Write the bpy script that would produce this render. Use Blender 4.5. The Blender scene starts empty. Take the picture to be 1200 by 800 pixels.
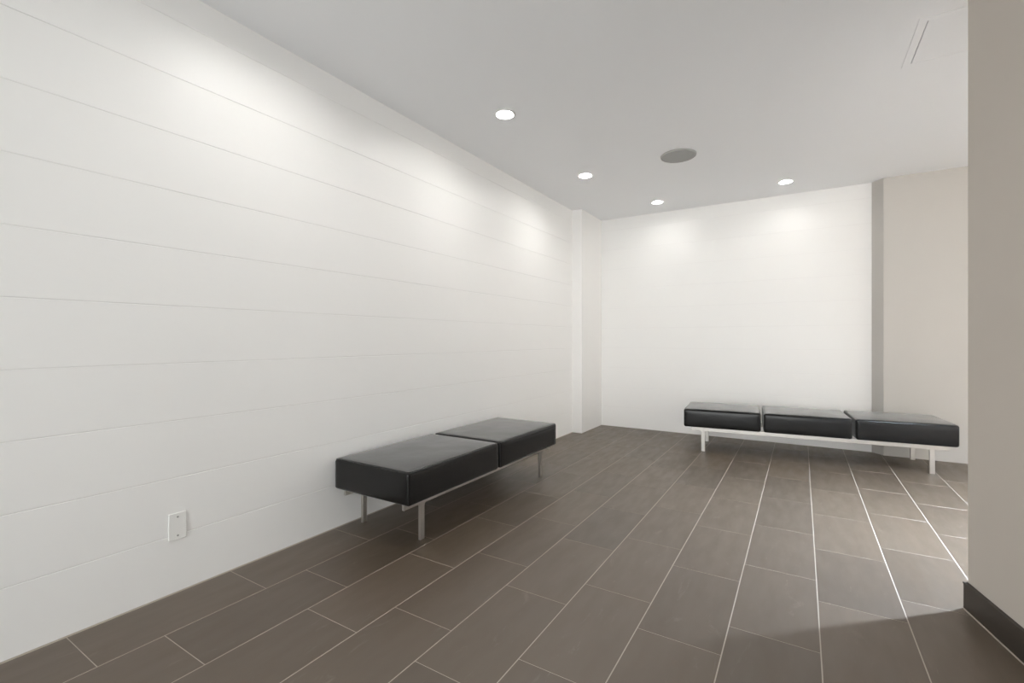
import bpy, bmesh, math, random
from mathutils import Vector, Matrix, noise

random.seed(7)
C = bpy.context.scene.collection
SC = bpy.context.scene

# ------------------------------------------------------------------ camera
F_PX = 548.0                      # focal length in pixels of the 1200 px frame
YAW = math.atan((939.0 - 600.0) / F_PX)
cam_d = bpy.data.cameras.new('camera')
cam_d.sensor_width = 36.0
cam_d.lens = 36.0 * F_PX / 1200.0
cam_d.shift_y = -2.0 / 1200.0
cam_d.clip_start = 0.02
cam = bpy.data.objects.new('camera', cam_d)
cam.location = (0, 0, 1.14)
cam.rotation_euler = (math.pi / 2, 0, YAW)
C.objects.link(cam)
SC.camera = cam

# ------------------------------------------------------------------ world, exposure, light levels
SKY = 50.0                         # radiance of the overcast sky outside the glazing
w = bpy.data.worlds.new('sky')
w.use_nodes = True
bg = w.node_tree.nodes['Background']
bg.inputs['Color'].default_value = (0.965, 0.985, 1.0, 1)
bg.inputs['Strength'].default_value = SKY
SC.world = w
LAMP = 250.0                      # radiance of the downlights' lenses
WASH = 95.0                      # the two in front of the back wall
FILL_BEAM = 18500.0                     # added unseen narrow-beam lamp, brightens the floor by the angled wall, cooler
FILL_BEAM_COL = (0.80, 0.95, 1.16, 1)
LAMP_COL = (1.0, 0.975, 0.935, 1)
SC.view_settings.view_transform = 'Standard'
SC.view_settings.look = 'None'
SC.view_settings.gamma = 1.0
SC.view_settings.use_curve_mapping = False
SC.view_settings.exposure = 0.10
SC.cycles.use_denoising = True
SC.cycles.max_bounces = 14
SC.cycles.diffuse_bounces = 10
SC.cycles.sample_clamp_indirect = 6.0

# room measures (metres, camera stands over the origin, +Y runs along the left wall)
XL, YB, H = -2.405, 5.96, 2.735
XR, YF = 5.3, -2.7
COURSE = 0.2585
TW, TL, GR = 0.307, 0.605, 0.0042

# ------------------------------------------------------------------ materials
def mat(name, col, rough=0.5, metal=0.0, spec=0.5):
    m = bpy.data.materials.new(name)
    m.use_nodes = True
    b = m.node_tree.nodes['Principled BSDF']
    b.inputs['Base Color'].default_value = (*col, 1)
    b.inputs['Roughness'].default_value = rough
    b.inputs['Metallic'].default_value = metal
    b.inputs['Specular IOR Level'].default_value = spec
    return m, m.node_tree, b

def noise_bump(nt, b, scale, dist, strength=0.3, detail=4.0, coord='Object', stretch=None):
    tc = nt.nodes.new('ShaderNodeTexCoord')
    src = tc.outputs[coord]
    if stretch:
        mp = nt.nodes.new('ShaderNodeMapping')
        mp.inputs['Scale'].default_value = stretch
        nt.links.new(src, mp.inputs['Vector']); src = mp.outputs['Vector']
    n = nt.nodes.new('ShaderNodeTexNoise')
    n.inputs['Scale'].default_value = scale
    n.inputs['Detail'].default_value = detail
    bp = nt.nodes.new('ShaderNodeBump')
    bp.inputs['Strength'].default_value = strength
    bp.inputs['Distance'].default_value = dist
    nt.links.new(src, n.inputs['Vector'])
    nt.links.new(n.outputs['Fac'], bp.inputs['Height'])
    nt.links.new(bp.outputs['Normal'], b.inputs['Normal'])
    return n

def colour_mottle(nt, b, col, amount, scale, stretch=(1, 1, 1), per_object=0.0):
    tc = nt.nodes.new('ShaderNodeTexCoord')
    src = tc.outputs['Object']
    oi = nt.nodes.new('ShaderNodeObjectInfo')
    mul = nt.nodes.new('ShaderNodeVectorMath'); mul.operation = 'MULTIPLY_ADD'
    comb = nt.nodes.new('ShaderNodeCombineXYZ')
    sc_ = nt.nodes.new('ShaderNodeMath'); sc_.operation = 'MULTIPLY'
    sc_.inputs[1].default_value = 37.0
    nt.links.new(oi.outputs['Random'], sc_.inputs[0])
    for i in range(3):
        nt.links.new(sc_.outputs[0], comb.inputs[i])
    mul.inputs[1].default_value = stretch
    nt.links.new(src, mul.inputs[0])
    nt.links.new(comb.outputs[0], mul.inputs[2])
    n = nt.nodes.new('ShaderNodeTexNoise')
    n.inputs['Scale'].default_value = scale
    n.inputs['Detail'].default_value = 6.0
    n.inputs['Roughness'].default_value = 0.6
    nt.links.new(mul.outputs[0], n.inputs['Vector'])
    mr = nt.nodes.new('ShaderNodeMapRange')
    mr.inputs['From Min'].default_value = SKY
    mr.inputs['From Max'].default_value = 0.7
    mr.inputs['To Min'].default_value = 1 - amount
    mr.inputs['To Max'].default_value = 1 + amount
    nt.links.new(n.outputs['Fac'], mr.inputs['Value'])
    mr2 = nt.nodes.new('ShaderNodeMapRange')
    mr2.inputs['To Min'].default_value = 1 - per_object
    mr2.inputs['To Max'].default_value = 1 + per_object
    nt.links.new(oi.outputs['Random'], mr2.inputs['Value'])
    pr = nt.nodes.new('ShaderNodeMath'); pr.operation = 'MULTIPLY'
    nt.links.new(mr.outputs['Result'], pr.inputs[0])
    nt.links.new(mr2.outputs['Result'], pr.inputs[1])
    vm = nt.nodes.new('ShaderNodeVectorMath'); vm.operation = 'SCALE'
    vm.inputs[0].default_value = col
    nt.links.new(pr.outputs[0], vm.inputs['Scale'])
    nt.links.new(vm.outputs[0], b.inputs['Base Color'])
    return n, mul

M = {}
M['wall_tile'], nt, b = mat('white_wall_tile', (0.87, 0.868, 0.856), 0.42, spec=0.4)
noise_bump(nt, b, 9.0, 0.004, 0.10, 3.0, stretch=(1, 1, 2.5))
M['wall_joint'], nt, b = mat('white_wall_joint', (0.80, 0.797, 0.785), 0.9)
noise_bump(nt, b, 200.0, 0.001, 0.2)
M['ceiling'], nt, b = mat('ceiling_paint', (0.87, 0.88, 0.895), 0.9, spec=0.2)
noise_bump(nt, b, 120.0, 0.0008, 0.12)
M['column_paint'], nt, b = mat('warm_grey_wall_paint', (0.53, 0.51, 0.48), 0.75, spec=0.3)
noise_bump(nt, b, 160.0, 0.0008, 0.12)
M['taupe'], nt, b = mat('taupe_wall_paint', (0.53, 0.485, 0.435), 0.75, spec=0.3)
noise_bump(nt, b, 160.0, 0.0008, 0.12)
M['white_paint'], nt, b = mat('white_wall_paint', (0.86, 0.855, 0.84), 0.7, spec=0.3)
noise_bump(nt, b, 160.0, 0.0008, 0.12)

TILE_COL = (0.072, 0.053, 0.036)
M['floor_tile'], nt, b = mat('brown_floor_tile', TILE_COL, 0.42, spec=0.8)
n1, vec = colour_mottle(nt, b, TILE_COL, 0.36, 5.5, (2.4, 0.6, 1), 0.12)
# sparse pale scuffs worn into the glaze
n4 = nt.nodes.new('ShaderNodeTexNoise'); n4.inputs['Scale'].default_value = 4.5; n4.inputs['Detail'].default_value = 9.0
n4.inputs['Roughness'].default_value = 0.7; n4.inputs['Distortion'].default_value = 1.6
nt.links.new(vec.outputs[0], n4.inputs['Vector'])
mr4 = nt.nodes.new('ShaderNodeMapRange')
mr4.inputs['From Min'].default_value = 0.60; mr4.inputs['From Max'].default_value = 0.74; mr4.inputs['To Max'].default_value = 0.5
nt.links.new(n4.outputs['Fac'], mr4.inputs['Value'])
mx4 = nt.nodes.new('ShaderNodeMix'); mx4.data_type = 'RGBA'
mx4.inputs[7].default_value = (0.21, 0.18, 0.15, 1)
src4 = b.inputs['Base Color'].links[0].from_socket
nt.links.new(mr4.outputs['Result'], mx4.inputs[0]); nt.links.new(src4, mx4.inputs[6]); nt.links.new(mx4.outputs[2], b.inputs['Base Color'])
n2 = nt.nodes.new('ShaderNodeTexNoise'); n2.inputs['Scale'].default_value = 7.0; n2.inputs['Detail'].default_value = 8.0
nt.links.new(vec.outputs[0], n2.inputs['Vector'])
mr = nt.nodes.new('ShaderNodeMapRange')
mr.inputs['From Min'].default_value = 0.3; mr.inputs['From Max'].default_value = 0.7
mr.inputs['To Min'].default_value = 0.36; mr.inputs['To Max'].default_value = 0.48
nt.links.new(n2.outputs['Fac'], mr.inputs['Value'])
nt.links.new(mr.outputs['Result'], b.inputs['Roughness'])
bp = nt.nodes.new('ShaderNodeBump'); bp.inputs['Strength'].default_value = 0.10; bp.inputs['Distance'].default_value = 0.002
nt.links.new(n2.outputs['Fac'], bp.inputs['Height']); nt.links.new(bp.outputs['Normal'], b.inputs['Normal'])
M['grout'], nt, b = mat('beige_grout', (0.43, 0.385, 0.33), 0.85)
noise_bump(nt, b, 300.0, 0.0006, 0.3)
M['base_tile'], nt, b = mat('dark_brown_base_tile', (0.030, 0.023, 0.017), 0.45)
colour_mottle(nt, b, (0.030, 0.023, 0.017), 0.12, 6.0, (1, 1, 1))
M['leather'], nt, b = mat('black_leather', (0.0055, 0.0053, 0.0050), 0.24, spec=0.30)
b.inputs['Sheen Weight'].default_value = 0.32; b.inputs['Sheen Roughness'].default_value = 0.35
noise_bump(nt, b, 8.0, 0.008, 0.16, 2.5)
tc = nt.nodes.new('ShaderNodeTexCoord'); n3 = nt.nodes.new('ShaderNodeTexNoise')
n3.inputs['Scale'].default_value = 9.0; n3.inputs['Detail'].default_value = 3.0; n3.inputs['Distortion'].default_value = 0.3
mr = nt.nodes.new('ShaderNodeMapRange')
mr.inputs['From Min'].default_value = 0.1; mr.inputs['From Max'].default_value = 0.9
mr.inputs['To Min'].default_value = 0.19; mr.inputs['To Max'].default_value = 0.29
nt.links.new(tc.outputs['Object'], n3.inputs['Vector']); nt.links.new(n3.outputs['Fac'], mr.inputs['Value'])
nt.links.new(mr.outputs['Result'], b.inputs['Roughness'])
M['piping'], nt, b = mat('black_piping', (0.012, 0.011, 0.010), 0.40, spec=0.4)
noise_bump(nt, b, 60.0, 0.001, 0.2)
M['steel'], nt, b = mat('brushed_steel', (0.54, 0.52, 0.49), 0.38, metal=1.0)
noise_bump(nt, b, 220.0, 0.0005, 0.15, stretch=(1, 1, 0.05))
M['plate'], nt, b = mat('white_plastic', (0.84, 0.84, 0.82), 0.35)
noise_bump(nt, b, 90.0, 0.0004, 0.05)
M['screw'], nt, b = mat('dull_screw', (0.42, 0.42, 0.40), 0.4, metal=0.8)
noise_bump(nt, b, 300.0, 0.0003, 0.1)
M['lamp_trim'], nt, b = mat('white_lamp_trim', (0.83, 0.83, 0.82), 0.4)
noise_bump(nt, b, 90.0, 0.0004, 0.05)
M['reflector'], nt, b = mat('satin_reflector', (0.86, 0.86, 0.85), 0.35)
noise_bump(nt, b, 90.0, 0.0004, 0.05)
M['rim_grey'], nt, b = mat('speaker_rim', (0.36, 0.36, 0.35), 0.5)
noise_bump(nt, b, 90.0, 0.0004, 0.05)
M['grille'], nt, b = mat('grey_speaker_grille', (0.30, 0.30, 0.29), 0.6)
tc = nt.nodes.new('ShaderNodeTexCoord')
vo = nt.nodes.new('ShaderNodeTexVoronoi'); vo.inputs['Scale'].default_value = 260.0; vo.inputs['Randomness'].default_value = 0.0
cr = nt.nodes.new('ShaderNodeValToRGB')
cr.color_ramp.elements[0].position = 0.30; cr.color_ramp.elements[0].color = (0.24, 0.24, 0.235, 1)
cr.color_ramp.elements[1].position = 0.45; cr.color_ramp.elements[1].color = (0.34, 0.34, 0.33, 1)
nt.links.new(tc.outputs['Object'], vo.inputs['Vector']); nt.links.new(vo.outputs['Distance'], cr.inputs['Fac'])
nt.links.new(cr.outputs['Color'], b.inputs['Base Color'])
M['baffle'], nt, b = mat('black_baffle', (0.03, 0.03, 0.03), 0.5)
noise_bump(nt, b, 90.0, 0.0004, 0.05)

m = bpy.data.materials.new('window_glass'); m.use_nodes = True
t = m.node_tree; t.nodes.clear()
tr = t.nodes.new('ShaderNodeBsdfTransparent'); gl = t.nodes.new('ShaderNodeBsdfGlossy'); gl.inputs['Roughness'].default_value = 0.0
fr = t.nodes.new('ShaderNodeFresnel'); mx = t.nodes.new('ShaderNodeMixShader'); o = t.nodes.new('ShaderNodeOutputMaterial')
t.links.new(fr.outputs[0], mx.inputs[0]); t.links.new(tr.outputs[0], mx.inputs[1]); t.links.new(gl.outputs[0], mx.inputs[2])
t.links.new(mx.outputs[0], o.inputs['Surface'])
M['glass'] = m
TINT = 0.22
TINT3 = 0.365
for nm, tv in (('fill_glass_side', TINT), ('fill_glass_front', TINT3)):  # dimmed panes for the added fill glazing
    M[nm] = m2 = m.copy(); m2.name = nm
    m2.node_tree.nodes['Transparent BSDF'].inputs['Color'].default_value = (tv, tv, tv * 0.99, 1)
M['frame'], nt, b = mat('window_frame_grey', (0.25, 0.25, 0.25), 0.45)
noise_bump(nt, b, 90.0, 0.0004, 0.05)

def lens_material(name, level, col=LAMP_COL):
    m = bpy.data.materials.new(name); m.use_nodes = True
    t = m.node_tree; t.nodes.clear()
    e = t.nodes.new('ShaderNodeEmission'); o = t.nodes.new('ShaderNodeOutputMaterial')
    e.inputs['Color'].default_value = col; e.inputs['Strength'].default_value = level
    t.links.new(e.outputs[0], o.inputs['Surface'])
    return m
M['lens'] = lens_material('lit_lens', LAMP)
M['lens_wash'] = lens_material('lit_lens_wash', WASH)
M['lens_fill_beam'] = lens_material('lit_lens_fill_beam', FILL_BEAM, FILL_BEAM_COL)


# ------------------------------------------------------------------ helpers
def link(name, bm, material, parent=None, smooth=False, loc=None):
    me = bpy.data.meshes.new(name)
    bmesh.ops.recalc_face_normals(bm, faces=bm.faces)
    bm.to_mesh(me); bm.free()
    for p in me.polygons:
        p.use_smooth = smooth
    if material:
        me.materials.append(material)
    o = bpy.data.objects.new(name, me)
    C.objects.link(o)
    if parent: o.parent = parent
    if loc: o.location = loc
    return o

def box(bm, x0, x1, y0, y1, z0, z1):
    v = [bm.verts.new((x, y, z)) for z in (z0, z1) for (x, y) in ((x0, y0), (x1, y0), (x1, y1), (x0, y1))]
    for f in ((3, 2, 1, 0), (4, 5, 6, 7), (0, 1, 5, 4), (1, 2, 6, 5), (2, 3, 7, 6), (3, 0, 4, 7)):
        bm.faces.new([v[i] for i in f])

def bevelled(x0, x1, y0, y1, z0, z1, r=0.002, seg=1):
    bm = bmesh.new(); box(bm, x0, x1, y0, y1, z0, z1)
    if r > 0:
        bmesh.ops.bevel(bm, geom=list(bm.edges), offset=r, segments=seg, affect='EDGES', profile=0.5)
    return bm

def prism(pts, z0, z1, r=0.0):
    bm = bmesh.new()
    a = [bm.verts.new((x, y, z0)) for x, y in pts]
    bt = [bm.verts.new((x, y, z1)) for x, y in pts]
    n = len(pts)
    bm.faces.new(a[::-1]); bm.faces.new(bt)
    ups = []
    for i in range(n):
        bm.faces.new((a[i], a[(i + 1) % n], bt[(i + 1) % n], bt[i]))
    if r:
        ups = [e for e in bm.edges if abs(e.verts[0].co.z - e.verts[1].co.z) > 0.01]
        bmesh.ops.bevel(bm, geom=ups, offset=r, segments=2, affect='EDGES', profile=0.5)
    return bm

def lathe(profile, n=48, closed=False):
    bm = bmesh.new()
    rings = []
    for r, z in profile:
        rings.append([bm.verts.new((r * math.cos(2 * math.pi * k / n), r * math.sin(2 * math.pi * k / n), z)) for k in range(n)])
    m_ = len(rings)
    for i in range(m_ if closed else m_ - 1):
        a, b_ = rings[i], rings[(i + 1) % m_]
        for k in range(n):
            bm.faces.new((a[k], a[(k + 1) % n], b_[(k + 1) % n], b_[k]))
    return bm

def disc(r, z=0.0, n=48):
    bm = bmesh.new()
    bm.faces.new([bm.verts.new((r * math.cos(2 * math.pi * k / n), r * math.sin(2 * math.pi * k / n), z)) for k in range(n)])
    return bm

def tube(path, r, n=6, closed=False):
    bm = bmesh.new()
    P = [Vector(p) for p in path]; N = len(P); rings = []
    for i, p in enumerate(P):
        a = P[i - 1] if (i > 0 or closed) else P[i]
        c = P[(i + 1) % N] if (i < N - 1 or closed) else P[i]
        d = (c - a).normalized()
        u = d.cross(Vector((0, 0, 1)))
        if u.length < 1e-4: u = d.cross(Vector((1, 0, 0)))
        u.normalize(); v = d.cross(u)
        rings.append([bm.verts.new(p + r * (math.cos(2 * math.pi * k / n) * u + math.sin(2 * math.pi * k / n) * v)) for k in range(n)])
    for i in range(N if closed else N - 1):
        a, b_ = rings[i], rings[(i + 1) % N]
        for k in range(n):
            bm.faces.new((a[k], a[(k + 1) % n], b_[(k + 1) % n], b_[k]))
    if not closed:
        bm.faces.new(rings[0]); bm.faces.new(rings[-1][::-1])
    return bm

def empty(name, loc=(0, 0, 0), rz=0.0):
    o = bpy.data.objects.new(name, None)
    o.empty_display_size = 0.1
    o.location = loc; o.rotation_euler = (0, 0, rz)
    C.objects.link(o)
    return o

def tag(o, label, cat, group=None):
    o['label'] = label; o['category'] = cat
    if group: o['group'] = group
    return o

def struct(o, label=None, cat=None):
    o['kind'] = 'structure'
    if label: o['label'] = label
    if cat: o['category'] = cat
    return o

WX0 = 3.30
WX1 = 4.95
WZ1 = 2.55    # added, unseen daylight opening of the side room, in line with the column face
FX0 = -2.15
FX1 = 1.55
FZ1 = 2.50     # added unseen glazing behind the camera, tinted to set the fill light
GS0 = 2.20
GS1 = 4.20
GZ1 = 2.50     # added unseen tinted glazing in the angled wall, fill light for the left wall
# ------------------------------------------------------------------ walls
T = 0.15
YP = 5.30                         # where the pilaster at the end of the left wall starts
wl = struct(link('wall_left', bevelled(XL - T, XL - 0.002, YF - T, YB + T, 0, H, 0), M['wall_joint']),
            'long white wall of wide horizontal courses left of the benches', 'wall')
def courses(parent, make):
    z, k = 0.0, 0
    while z < H - 0.01:
        z1 = min(z + COURSE, H)
        link('panel', make(z + 0.0011, z1 - (0.0011 if z1 < H else 0.0)), M['wall_tile'], parent)
        z = z1
courses(wl, lambda a, c: bevelled(XL - 0.008, XL, YF, YP + 0.002, a, c, 0.0015))

wb = struct(link('wall_back', bevelled(-2.6, 0.75, YB + 0.002, YB + T, 0, H, 0), M['wall_joint']),
            'white back wall of faint horizontal courses behind the three-seat bench', 'wall')
courses(wb, lambda a, c: bevelled(-2.279, 0.62, YB, YB + 0.008, a, c, 0.0009))

struct(link('wall_pilaster', prism([(XL - 0.02, YP), (-2.277, YP), (-2.277, YB + 0.005), (XL - 0.02, YB + 0.005)], 0, H, 0.003), M['white_paint']),
       'narrow white pilaster in the far left corner of the room', 'wall')
struct(link('wall_column', prism([(0.606, YB + 0.05), (0.608, YB - 0.002), (0.690, 5.855), (WX0, 5.87), (WX0, YB + 0.05)], 0, H, 0.004), M['column_paint']),
       'taupe wall face standing forward right of the back wall', 'wall')

# angled wall in the right foreground, its far side closes the side room
CW = Vector((0.600, 2.703)); DW = Vector((0.2174, -0.9761))
EW = CW + DW * 5.52
NW = Vector((DW.y, -DW.x))                    # towards the room
def strip(s0, s1, z0, z1):
    a, b = CW + DW * s0, CW + DW * s1
    return prism([tuple(a), tuple(b), tuple(b - NW * T), tuple(a - NW * T)], z0, z1, 0.003)
struct(link('wall_right', strip(0, GS0, 0, H), M['taupe']),
       'taupe angled wall in the right foreground with a dark base', 'wall')
struct(link('wall_lintel', strip(GS0, GS1, GZ1, H), M['taupe']))
struct(link('wall_entry', strip(GS1, 5.52, 0, H), M['taupe']))
struct(link('wall_return', bevelled(CW.x + 0.06, XR + T, CW.y - T, CW.y, 0, H, 0), M['taupe']))
bm = bmesh.new()
box(bm, XL - T, FX0, YF - T, YF, 0, H); box(bm, FX1, 1.95, YF - T, YF, 0, H); box(bm, FX0, FX1, YF - T, YF, FZ1, H)
struct(link('wall_front', bm, M['white_paint']))
struct(link('wall_side', bevelled(XR, XR + T, CW.y, YB + T, 0, H, 0), M['white_paint']))
bm = bmesh.new()
box(bm, WX1, XR, 5.87, YB + 0.05, 0, H); box(bm, WX0, WX1, 5.87, YB + 0.05, WZ1, H)
struct(link('wall_corner', bm, M['column_paint']))

def glazing(name, loc, rz, width, z1, n, glass='glass'):
    """glazed opening along its local x axis, room on its +y side"""
    hw = width / 2; p = 2 * hw / n
    if hw < 0.1: return
    g = struct(empty(name, (loc[0], loc[1], 0), rz))
    for i in range(n + 1):
        c = -hw + i * p
        link('frame_bar', bevelled(max(-hw, c - 0.025), min(hw, c + 0.025), -0.03, 0.03, 0.002, z1 - 0.002, 0.003), M['frame'], g)
    for i in range(n):
        a, c = -hw + i * p + 0.025, -hw + (i + 1) * p - 0.025
        link('rail_bar', bevelled(a, c, -0.03, 0.03, 0.002, 0.08, 0.003), M['frame'], g)
        link('rail_bar', bevelled(a, c, -0.03, 0.03, z1 - 0.06, z1 - 0.002, 0.003), M['frame'], g)
        link('pane', bevelled(a, c, -0.003, 0.003, 0.08, z1 - 0.06, 0), M[glass], g)
    pl = bpy.data.lights.new(name + '_portal', 'AREA'); pl.shape = 'RECTANGLE'; pl.size = width; pl.size_y = z1
    pl.cycles.is_portal = True
    po = bpy.data.objects.new(name + '_portal', pl); C.objects.link(po)
    out = Vector((math.sin(rz), -math.cos(rz))) * 0.10
    po.location = (loc[0] + out.x, loc[1] + out.y, z1 / 2); po.rotation_euler = (math.radians(90), 0, rz)
glazing('added_window_1', ((WX0 + WX1) / 2, 5.92), math.pi, WX1 - WX0, WZ1, 2)  # out of view, added to bring daylight in from the side room
gc = CW + DW * ((GS0 + GS1) / 2) - NW * 0.08
glazing('fill_window_2', tuple(gc), math.atan2(-NW.x, NW.y), GS1 - GS0, GZ1, 2, 'fill_glass_side')  # out of view, added as side fill
glazing('fill_window_3', ((FX0 + FX1) / 2, YF - 0.07), 0.0, FX1 - FX0, FZ1, 4, 'fill_glass_front')  # out of view, added as fill from behind the camera

# ------------------------------------------------------------------ floor
fl = struct(link('floor', bevelled(XL - T, XR + T, YF - T, YB + T, -0.12, -0.0007, 0), M['grout']),
            'dark brown tiled floor with thin pale grout lines', 'floor')
tile_cache = {}
def tile_bm(w_, l_):
    bm = bmesh.new()
    box(bm, -w_ / 2, w_ / 2, -l_ / 2, l_ / 2, -0.009, 0.0)
    tops = [e for e in bm.edges if all(v.co.z > -0.001 for v in e.verts)]
    bmesh.ops.bevel(bm, geom=tops, offset=0.0005, segments=1, affect='EDGES', profile=0.5)
    return bm
rest = bmesh.new()
def lay(x0, x1, y0, y1, joined):
    w_, l_ = x1 - x0 - GR, y1 - y0 - 0.7 * GR
    if w_ < 0.02 or l_ < 0.02: return
    cx, cy = (x0 + x1) / 2, (y0 + y1) / 2
    if joined:
        box(rest, cx - w_ / 2, cx + w_ / 2, cy - l_ / 2, cy + l_ / 2, -0.009, 0.0); return
    key = (round(w_, 3), round(l_, 3))
    if key not in tile_cache:
        o = link('tile', tile_bm(w_, l_), M['floor_tile'], fl); tile_cache[key] = o.data
    else:
        o = bpy.data.objects.new('tile', tile_cache[key]); C.objects.link(o); o.parent = fl
    o.location = (cx, cy, 0)
row = -2.088 - TW
k = 0
while row < XR:
    x0, x1 = max(row, XL + 0.001), min(row + TW, XR)
    off = 0.626 if k % 2 == 0 else 0.829
    y = off - 8 * TL
    while y < YB:
        y0, y1 = max(y, YF), min(y + TL, YB)
        if y1 - y0 > 0.03:
            cyy = (y0 + y1) / 2
            in_solid = cyy < CW.y - 0.2 and x0 > CW.x + (cyy - CW.y) * DW.x / DW.y + 0.25
            if not in_solid:
                lay(x0, x1, y0, y1, cyy < 0.0 or x0 > 1.9)
        y += TL
    row += TW; k += 1
ro = link('tile_rest', rest, M['floor_tile'], fl); ro['kind'] = 'stuff'

# dark base along the angled wall
bn = Vector((DW.y, -DW.x))                    # towards the room
bt, bh = 0.014, 0.113
def wp(s, t_):
    p = CW + DW * s + bn * t_
    return (p.x, p.y)
bb = struct(link('baseboard_right', prism([wp(0, 0.0), wp(0, bt), wp(2.18, bt), wp(2.18, 0)], 0.002, bh, 0), M['base_tile']),
            'dark brown base along the foot of the right wall', 'baseboard')
link('cap_strip', prism([wp(0.0, -0.001), wp(0.0, bt + 0.0025), wp(2.18, bt + 0.0025), wp(2.18, -0.001)], bh - 0.006, bh + 0.0005, 0), M['base_tile'], bb)
link('caulk', prism([wp(0.0, bt - 0.002), wp(0.0, bt + 0.004), wp(2.18, bt + 0.004), wp(2.18, bt - 0.002)], -0.001, 0.003, 0), M['grout'], bb)

# ------------------------------------------------------------------ ceiling with real openings for the lamps
LIGHTS = [(-1.79, 1.37), (-1.785, 2.79), (-1.785, 4.24), (-1.42, 5.50), (-0.135, 5.47)]
FILL_BEAM_LIGHTS = [(1.40, 3.42)]  # added lamp out of view, strengthens the bright floor area
R_HOLE, R_TRIM, DEPTH = 0.063, 0.077, 0.0155
ce = link('ceiling', bevelled(XL - T, XR + T, YF - T, YB + T, H, H + 0.20, 0), M['ceiling'])
struct(ce, 'flat pale grey ceiling with recessed downlights', 'ceiling')
HX0, HX1, HY0, HY1 = 0.50, 0.985, 3.045, 3.55
cut = bmesh.new()
for (x, y) in LIGHTS + FILL_BEAM_LIGHTS:
    n = 48
    a = [cut.verts.new((x + R_HOLE * math.cos(2 * math.pi * i / n), y + R_HOLE * math.sin(2 * math.pi * i / n), H - 0.05)) for i in range(n)]
    c = [cut.verts.new((v.co.x, v.co.y, H + 0.14)) for v in a]
    cut.faces.new(a[::-1]); cut.faces.new(c)
    for i in range(n): cut.faces.new((a[i], a[(i + 1) % n], c[(i + 1) % n], c[i]))
box(cut, HX0, HX1, HY0, HY1, H - 0.05, H + 0.03)
co = link('cutter', cut, None)
md = ce.modifiers.new('holes', 'BOOLEAN'); md.object = co; md.operation = 'DIFFERENCE'; md.solver = 'EXACT'
dg = bpy.context.evaluated_depsgraph_get()
me = bpy.data.meshes.new_from_object(ce.evaluated_get(dg))
ce.modifiers.clear(); ce.data = me
bpy.data.objects.remove(co)
me.materials.clear(); me.materials.append(M['ceiling'])
for p in me.polygons: p.material_index = 0; p.use_smooth = False

def downlight(x, y, label, group, lens, depth=DEPTH, inside='reflector'):
    t_ = tag(empty('downlight', (x, y, H)), label, 'ceiling light', group)
    link('trim_ring', lathe([(R_HOLE - 0.004, 0.0), (R_HOLE - 0.002, -0.0045), (R_HOLE + 0.004, -0.006), (R_TRIM - 0.003, -0.004), (R_TRIM, 0.0)], 64, True), M['lamp_trim'], t_, True)
    link('reflector', lathe([(R_HOLE - 0.003, -0.002), (R_HOLE - 0.005, depth * 0.4), (0.054, depth), (0.054, depth + 0.006), (0.0, depth + 0.006)], 64), M[inside], t_, True)
    link('lens', disc(0.0505, depth - 0.001), lens, t_)
DL = ['recessed downlight just past the top edge of the photo, first of the left wall row',
      'recessed downlight nearest and largest of those fully in view',
      'recessed downlight near the far end of the long left wall',
      'recessed downlight above the left part of the back wall',
      'recessed downlight above the right part of the back wall, near the ceiling edge']
for (x, y), lb in zip(LIGHTS, DL):
    downlight(x, y, lb, 'recessed ceiling downlights', M['lens_wash' if y > 5 else 'lens'])

for (x, y) in FILL_BEAM_LIGHTS:
    downlight(x, y, 'added unseen narrow-beam lamp that brightens the floor beyond the right wall', None, M['lens_fill_beam'], 0.105, 'baffle')

# ceiling speaker
sp = tag(empty('ceiling_speaker', (-0.905, 4.20, H)), 'round grey speaker grille in the ceiling between the downlights', 'speaker')
link('rim', lathe([(0.134, 0.0), (0.134, -0.010), (0.139, -0.013), (0.145, -0.010), (0.148, 0.0)], 64, True), M['rim_grey'], sp, True)
link('grille', lathe([(0.136, -0.0095), (0.09, -0.0098), (0.045, -0.010), (0.0001, -0.010)], 64), M['grille'], sp, True)

# access hatch
hx, hy = (HX0 + HX1) / 2, (HY0 + HY1) / 2
ha = tag(empty('access_hatch', (hx, hy, H)), 'flush square access hatch in the ceiling beside the right wall', 'hatch')
ax, ay = (HX1 - HX0) / 2 - 0.001, (HY1 - HY0) / 2 - 0.001
fw = 0.036
bm = bmesh.new()
for (a, c, d, e) in ((-ax, -ax + fw, -ay, ay), (ax - fw, ax, -ay, ay), (-ax + fw, ax - fw, -ay, -ay + fw), (-ax + fw, ax - fw, ay - fw, ay)):
    box(bm, a, c, d, e, -0.0015, 0.028)
link('hatch_frame', bm, M['ceiling'], ha)
link('hatch_door', bevelled(-ax + fw + 0.004, ax - fw - 0.001, -ay + fw + 0.002, ay - fw - 0.001, -0.001, 0.010, 0.001), M['ceiling'], ha)

# blank wall plate low on the left wall
wpz = tag(empty('wall_plate', (XL, 1.004, 0.298)), 'white blank wall plate low on the left wall', 'wall plate')
bm = bevelled(0.0, 0.0065, -0.036, 0.036, -0.060, 0.060, 0.0022, 2)
link('plate', bm, M['plate'], wpz)
for z in (0.042, -0.042):
    bm = lathe([(0.0001, 0.0018), (0.0025, 0.0016), (0.0042, 0.0006), (0.0045, 0.0)], 16)
    bmesh.ops.rotate(bm, cent=(0, 0, 0), matrix=Matrix.Rotation(math.pi / 2, 3, 'Y'), verts=bm.verts)
    link('screw', bm, M['screw'], wpz, True, (0.0064, 0, z))

# ------------------------------------------------------------------ benches
def ticks(h, r, n):
    inner = [-h + r + (2 * (h - r)) * i / n for i in range(n + 1)]
    lo = [-h + r * t_ for t_ in (0, 0.12, 0.35, 0.65)]
    return lo + inner + [-v for v in reversed(lo)]

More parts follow.
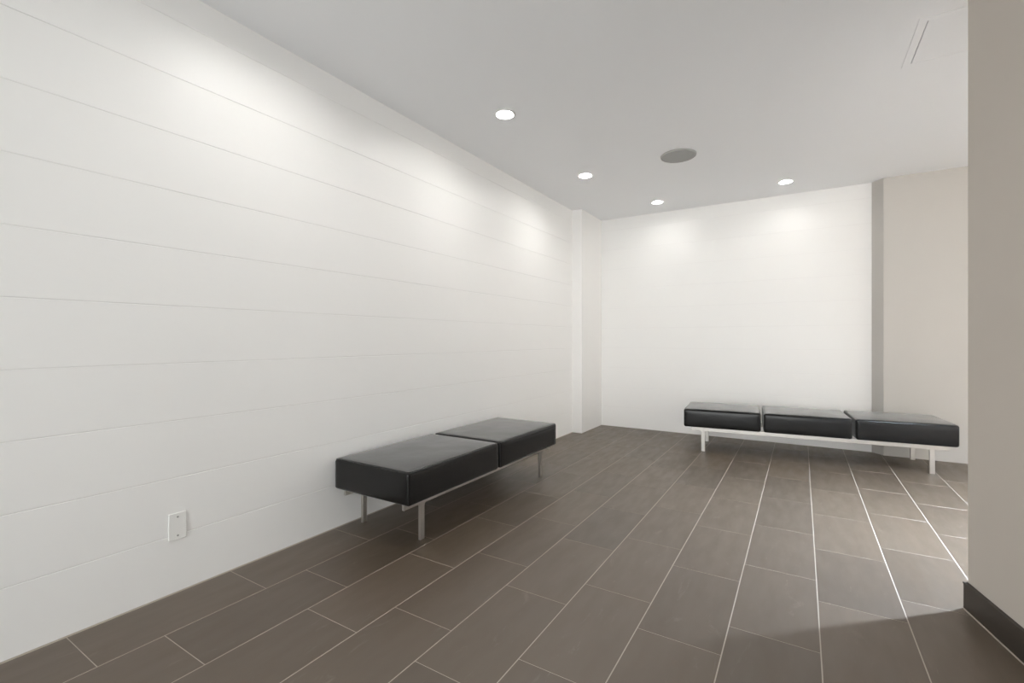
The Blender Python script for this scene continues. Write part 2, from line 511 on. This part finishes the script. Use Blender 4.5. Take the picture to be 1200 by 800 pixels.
def cushion_bm(lx, ly, lz, r, seed, crown=0.007):
    """a stuffed block centred on x, y with its underside on z = 0"""
    hx, hy, hz = lx / 2, ly / 2, lz / 2
    X, Y, Z = ticks(hx, r, 22), ticks(hy, r, 16), ticks(hz, r, 5)
    bm = bmesh.new(); cache = {}
    def vert(i, j, k):
        if (i, j, k) in cache: return cache[i, j, k]
        p = Vector((X[i], Y[j], Z[k]))
        q = Vector((max(-hx + r, min(hx - r, p.x)), max(-hy + r, min(hy - r, p.y)), max(-hz + r, min(hz - r, p.z))))
        d = p - q
        if d.length > 1e-6: p = q + d.normalized() * r
        u, v = p.x / hx, p.y / hy
        dome = max(0.0, 1 - abs(u) ** 3.0) * max(0.0, 1 - abs(v) ** 3.0)
        if p.z > 0:
            p.z += crown * dome * (p.z / hz)
            s = Vector((p.x * 5 + seed, p.y * 5, seed * 2.3))
            p.z += (0.0026 * noise.noise(s) + 0.0016 * noise.noise(s * 2.7)) * dome ** 0.5
        side = max(0.0, 1 - (p.z / hz) ** 2)
        s = Vector((p.x * 4, p.y * 4, p.z * 6 + seed))
        bulge = 0.004 * side + 0.0012 * noise.noise(s)
        if abs(u) > 0.8: p.x += math.copysign(bulge * (1 - abs(v) ** 4), u)
        if abs(v) > 0.8: p.y += math.copysign(bulge * (1 - abs(u) ** 4), v)
        p.z += hz
        cache[i, j, k] = bm.verts.new(p)
        return cache[i, j, k]
    nx, ny, nz = len(X) - 1, len(Y) - 1, len(Z) - 1
    for i in range(nx):
        for j in range(ny):
            for k in (0, nz):
                bm.faces.new((vert(i, j, k), vert(i + 1, j, k), vert(i + 1, j + 1, k), vert(i, j + 1, k)))
    for i in range(nx):
        for k in range(nz):
            for j in (0, ny):
                bm.faces.new((vert(i, j, k), vert(i + 1, j, k), vert(i + 1, j, k + 1), vert(i, j, k + 1)))
    for j in range(ny):
        for k in range(nz):
            for i in (0, nx):
                bm.faces.new((vert(i, j, k), vert(i, j + 1, k), vert(i, j + 1, k + 1), vert(i, j, k + 1)))
    return bm

def make_bench(label, loc, rz, n_seats, seat_l, seat_w, gap, rail_z, seat_h, leg_x, leg_y, rail_x, off):
    """bench along its local x axis; front is -y"""
    t_ = tag(empty('bench', loc, rz), label, 'bench', 'black leather benches')
    total = n_seats * seat_l + (n_seats - 1) * gap
    r = 0.020
    for i in range(n_seats):
        cx = -total / 2 + seat_l / 2 + i * (seat_l + gap)
        s = link('seat', cushion_bm(seat_l, seat_w, seat_h, r, 3.1 + 5.7 * i + 11 * n_seats), M['leather'], t_, True, (cx, 0, rail_z))
        # welt along the top edge and a stitched seam down each corner
        ox, oy, q = seat_l / 2 - r, seat_w / 2 - r, r * 0.72
        loop = []
        for (sx, sy, a0) in ((1, 1, 0), (-1, 1, 90), (-1, -1, 180), (1, -1, 270)):
            for a in range(0, 91, 18):
                an = math.radians(a0 + a)
                loop.append((sx * ox + q * math.cos(an), sy * oy + q * math.sin(an), seat_h - r + q + 0.0004))
        dense = []
        for a, c in zip(loop, loop[1:] + loop[:1]):
            d = (Vector(c) - Vector(a)).length
            m_ = max(1, int(d / 0.05))
            for e in range(m_): dense.append(Vector(a).lerp(Vector(c), e / m_))
        link('welt', tube(dense, 0.0024, 6, True), M['piping'], s, True)
        for sx in (-1, 1):
            for sy in (-1, 1):
                link('corner_seam', tube([(sx * (ox + r * 0.70), sy * (oy + r * 0.70), z) for z in (r * 0.5, seat_h * 0.35, seat_h * 0.65, seat_h - r * 0.9)], 0.0018, 6), M['piping'], s, True)
    rt, rh = 0.016, 0.042
    for sy in (-1, 1):
        y = sy * leg_y + off[1]
        link('rail', bevelled(-rail_x + off[0], rail_x + off[0], y - rt / 2, y + rt / 2, rail_z - rh, rail_z, 0.0015), M['steel'], t_)
        for sx in (-1, 1):
            bm = bevelled(-0.018, 0.018, -rt / 2, rt / 2, 0.0, rail_z - rh + 0.001, 0.0015)
            link('leg', bm, M['steel'], t_, False, (sx * leg_x + off[0], y, 0))
            # small welded fillets where the leg meets the rail
            for d in (-1, 1):
                fb = bmesh.new()
                R = 0.016; zt = rail_z - rh
                pts = [(d * 0.018, zt - R)] + [(d * (0.018 + R - R * math.cos(math.radians(a))), zt - R + R * math.sin(math.radians(a))) for a in range(15, 91, 15)] + [(d * 0.018, zt)]
                f0 = [fb.verts.new((px, -rt / 2 + 0.001, pz)) for px, pz in pts]; f1 = [fb.verts.new((px, rt / 2 - 0.001, pz)) for px, pz in pts]
                fb.faces.new(f0); fb.faces.new(f1[::-1])
                for a in range(len(pts)): fb.faces.new((f0[a], f0[(a + 1) % len(pts)], f1[(a + 1) % len(pts)], f1[a]))
                link('leg_fillet', fb, M['steel'], t_, False, (sx * leg_x + off[0], y, 0))
    for sx in (-1, 1):
        link('crossbar', bevelled(-0.02, 0.02, -leg_y + rt / 2 + off[1], leg_y - rt / 2 + off[1], rail_z - 0.014, rail_z - 0.001, 0.001), M['steel'], t_, False, (sx * leg_x * 0.985 + off[0], 0, 0))
    return t_

make_bench('black leather bench of two seats on steel legs along the left wall',
           (-2.074, 2.702, 0), math.pi / 2, 2, 0.872, 0.606, 0.020, 0.248, 0.184, 0.715, 0.240, 0.862, (0.018, 0.016))
make_bench('long black leather bench of three seats on steel legs before the back wall',
           (0.014, 5.433, 0), math.radians(5.1), 3, 0.701, 0.625, 0.024, 0.248, 0.184, 0.905, 0.262, 1.02, (0.010, 0.016))
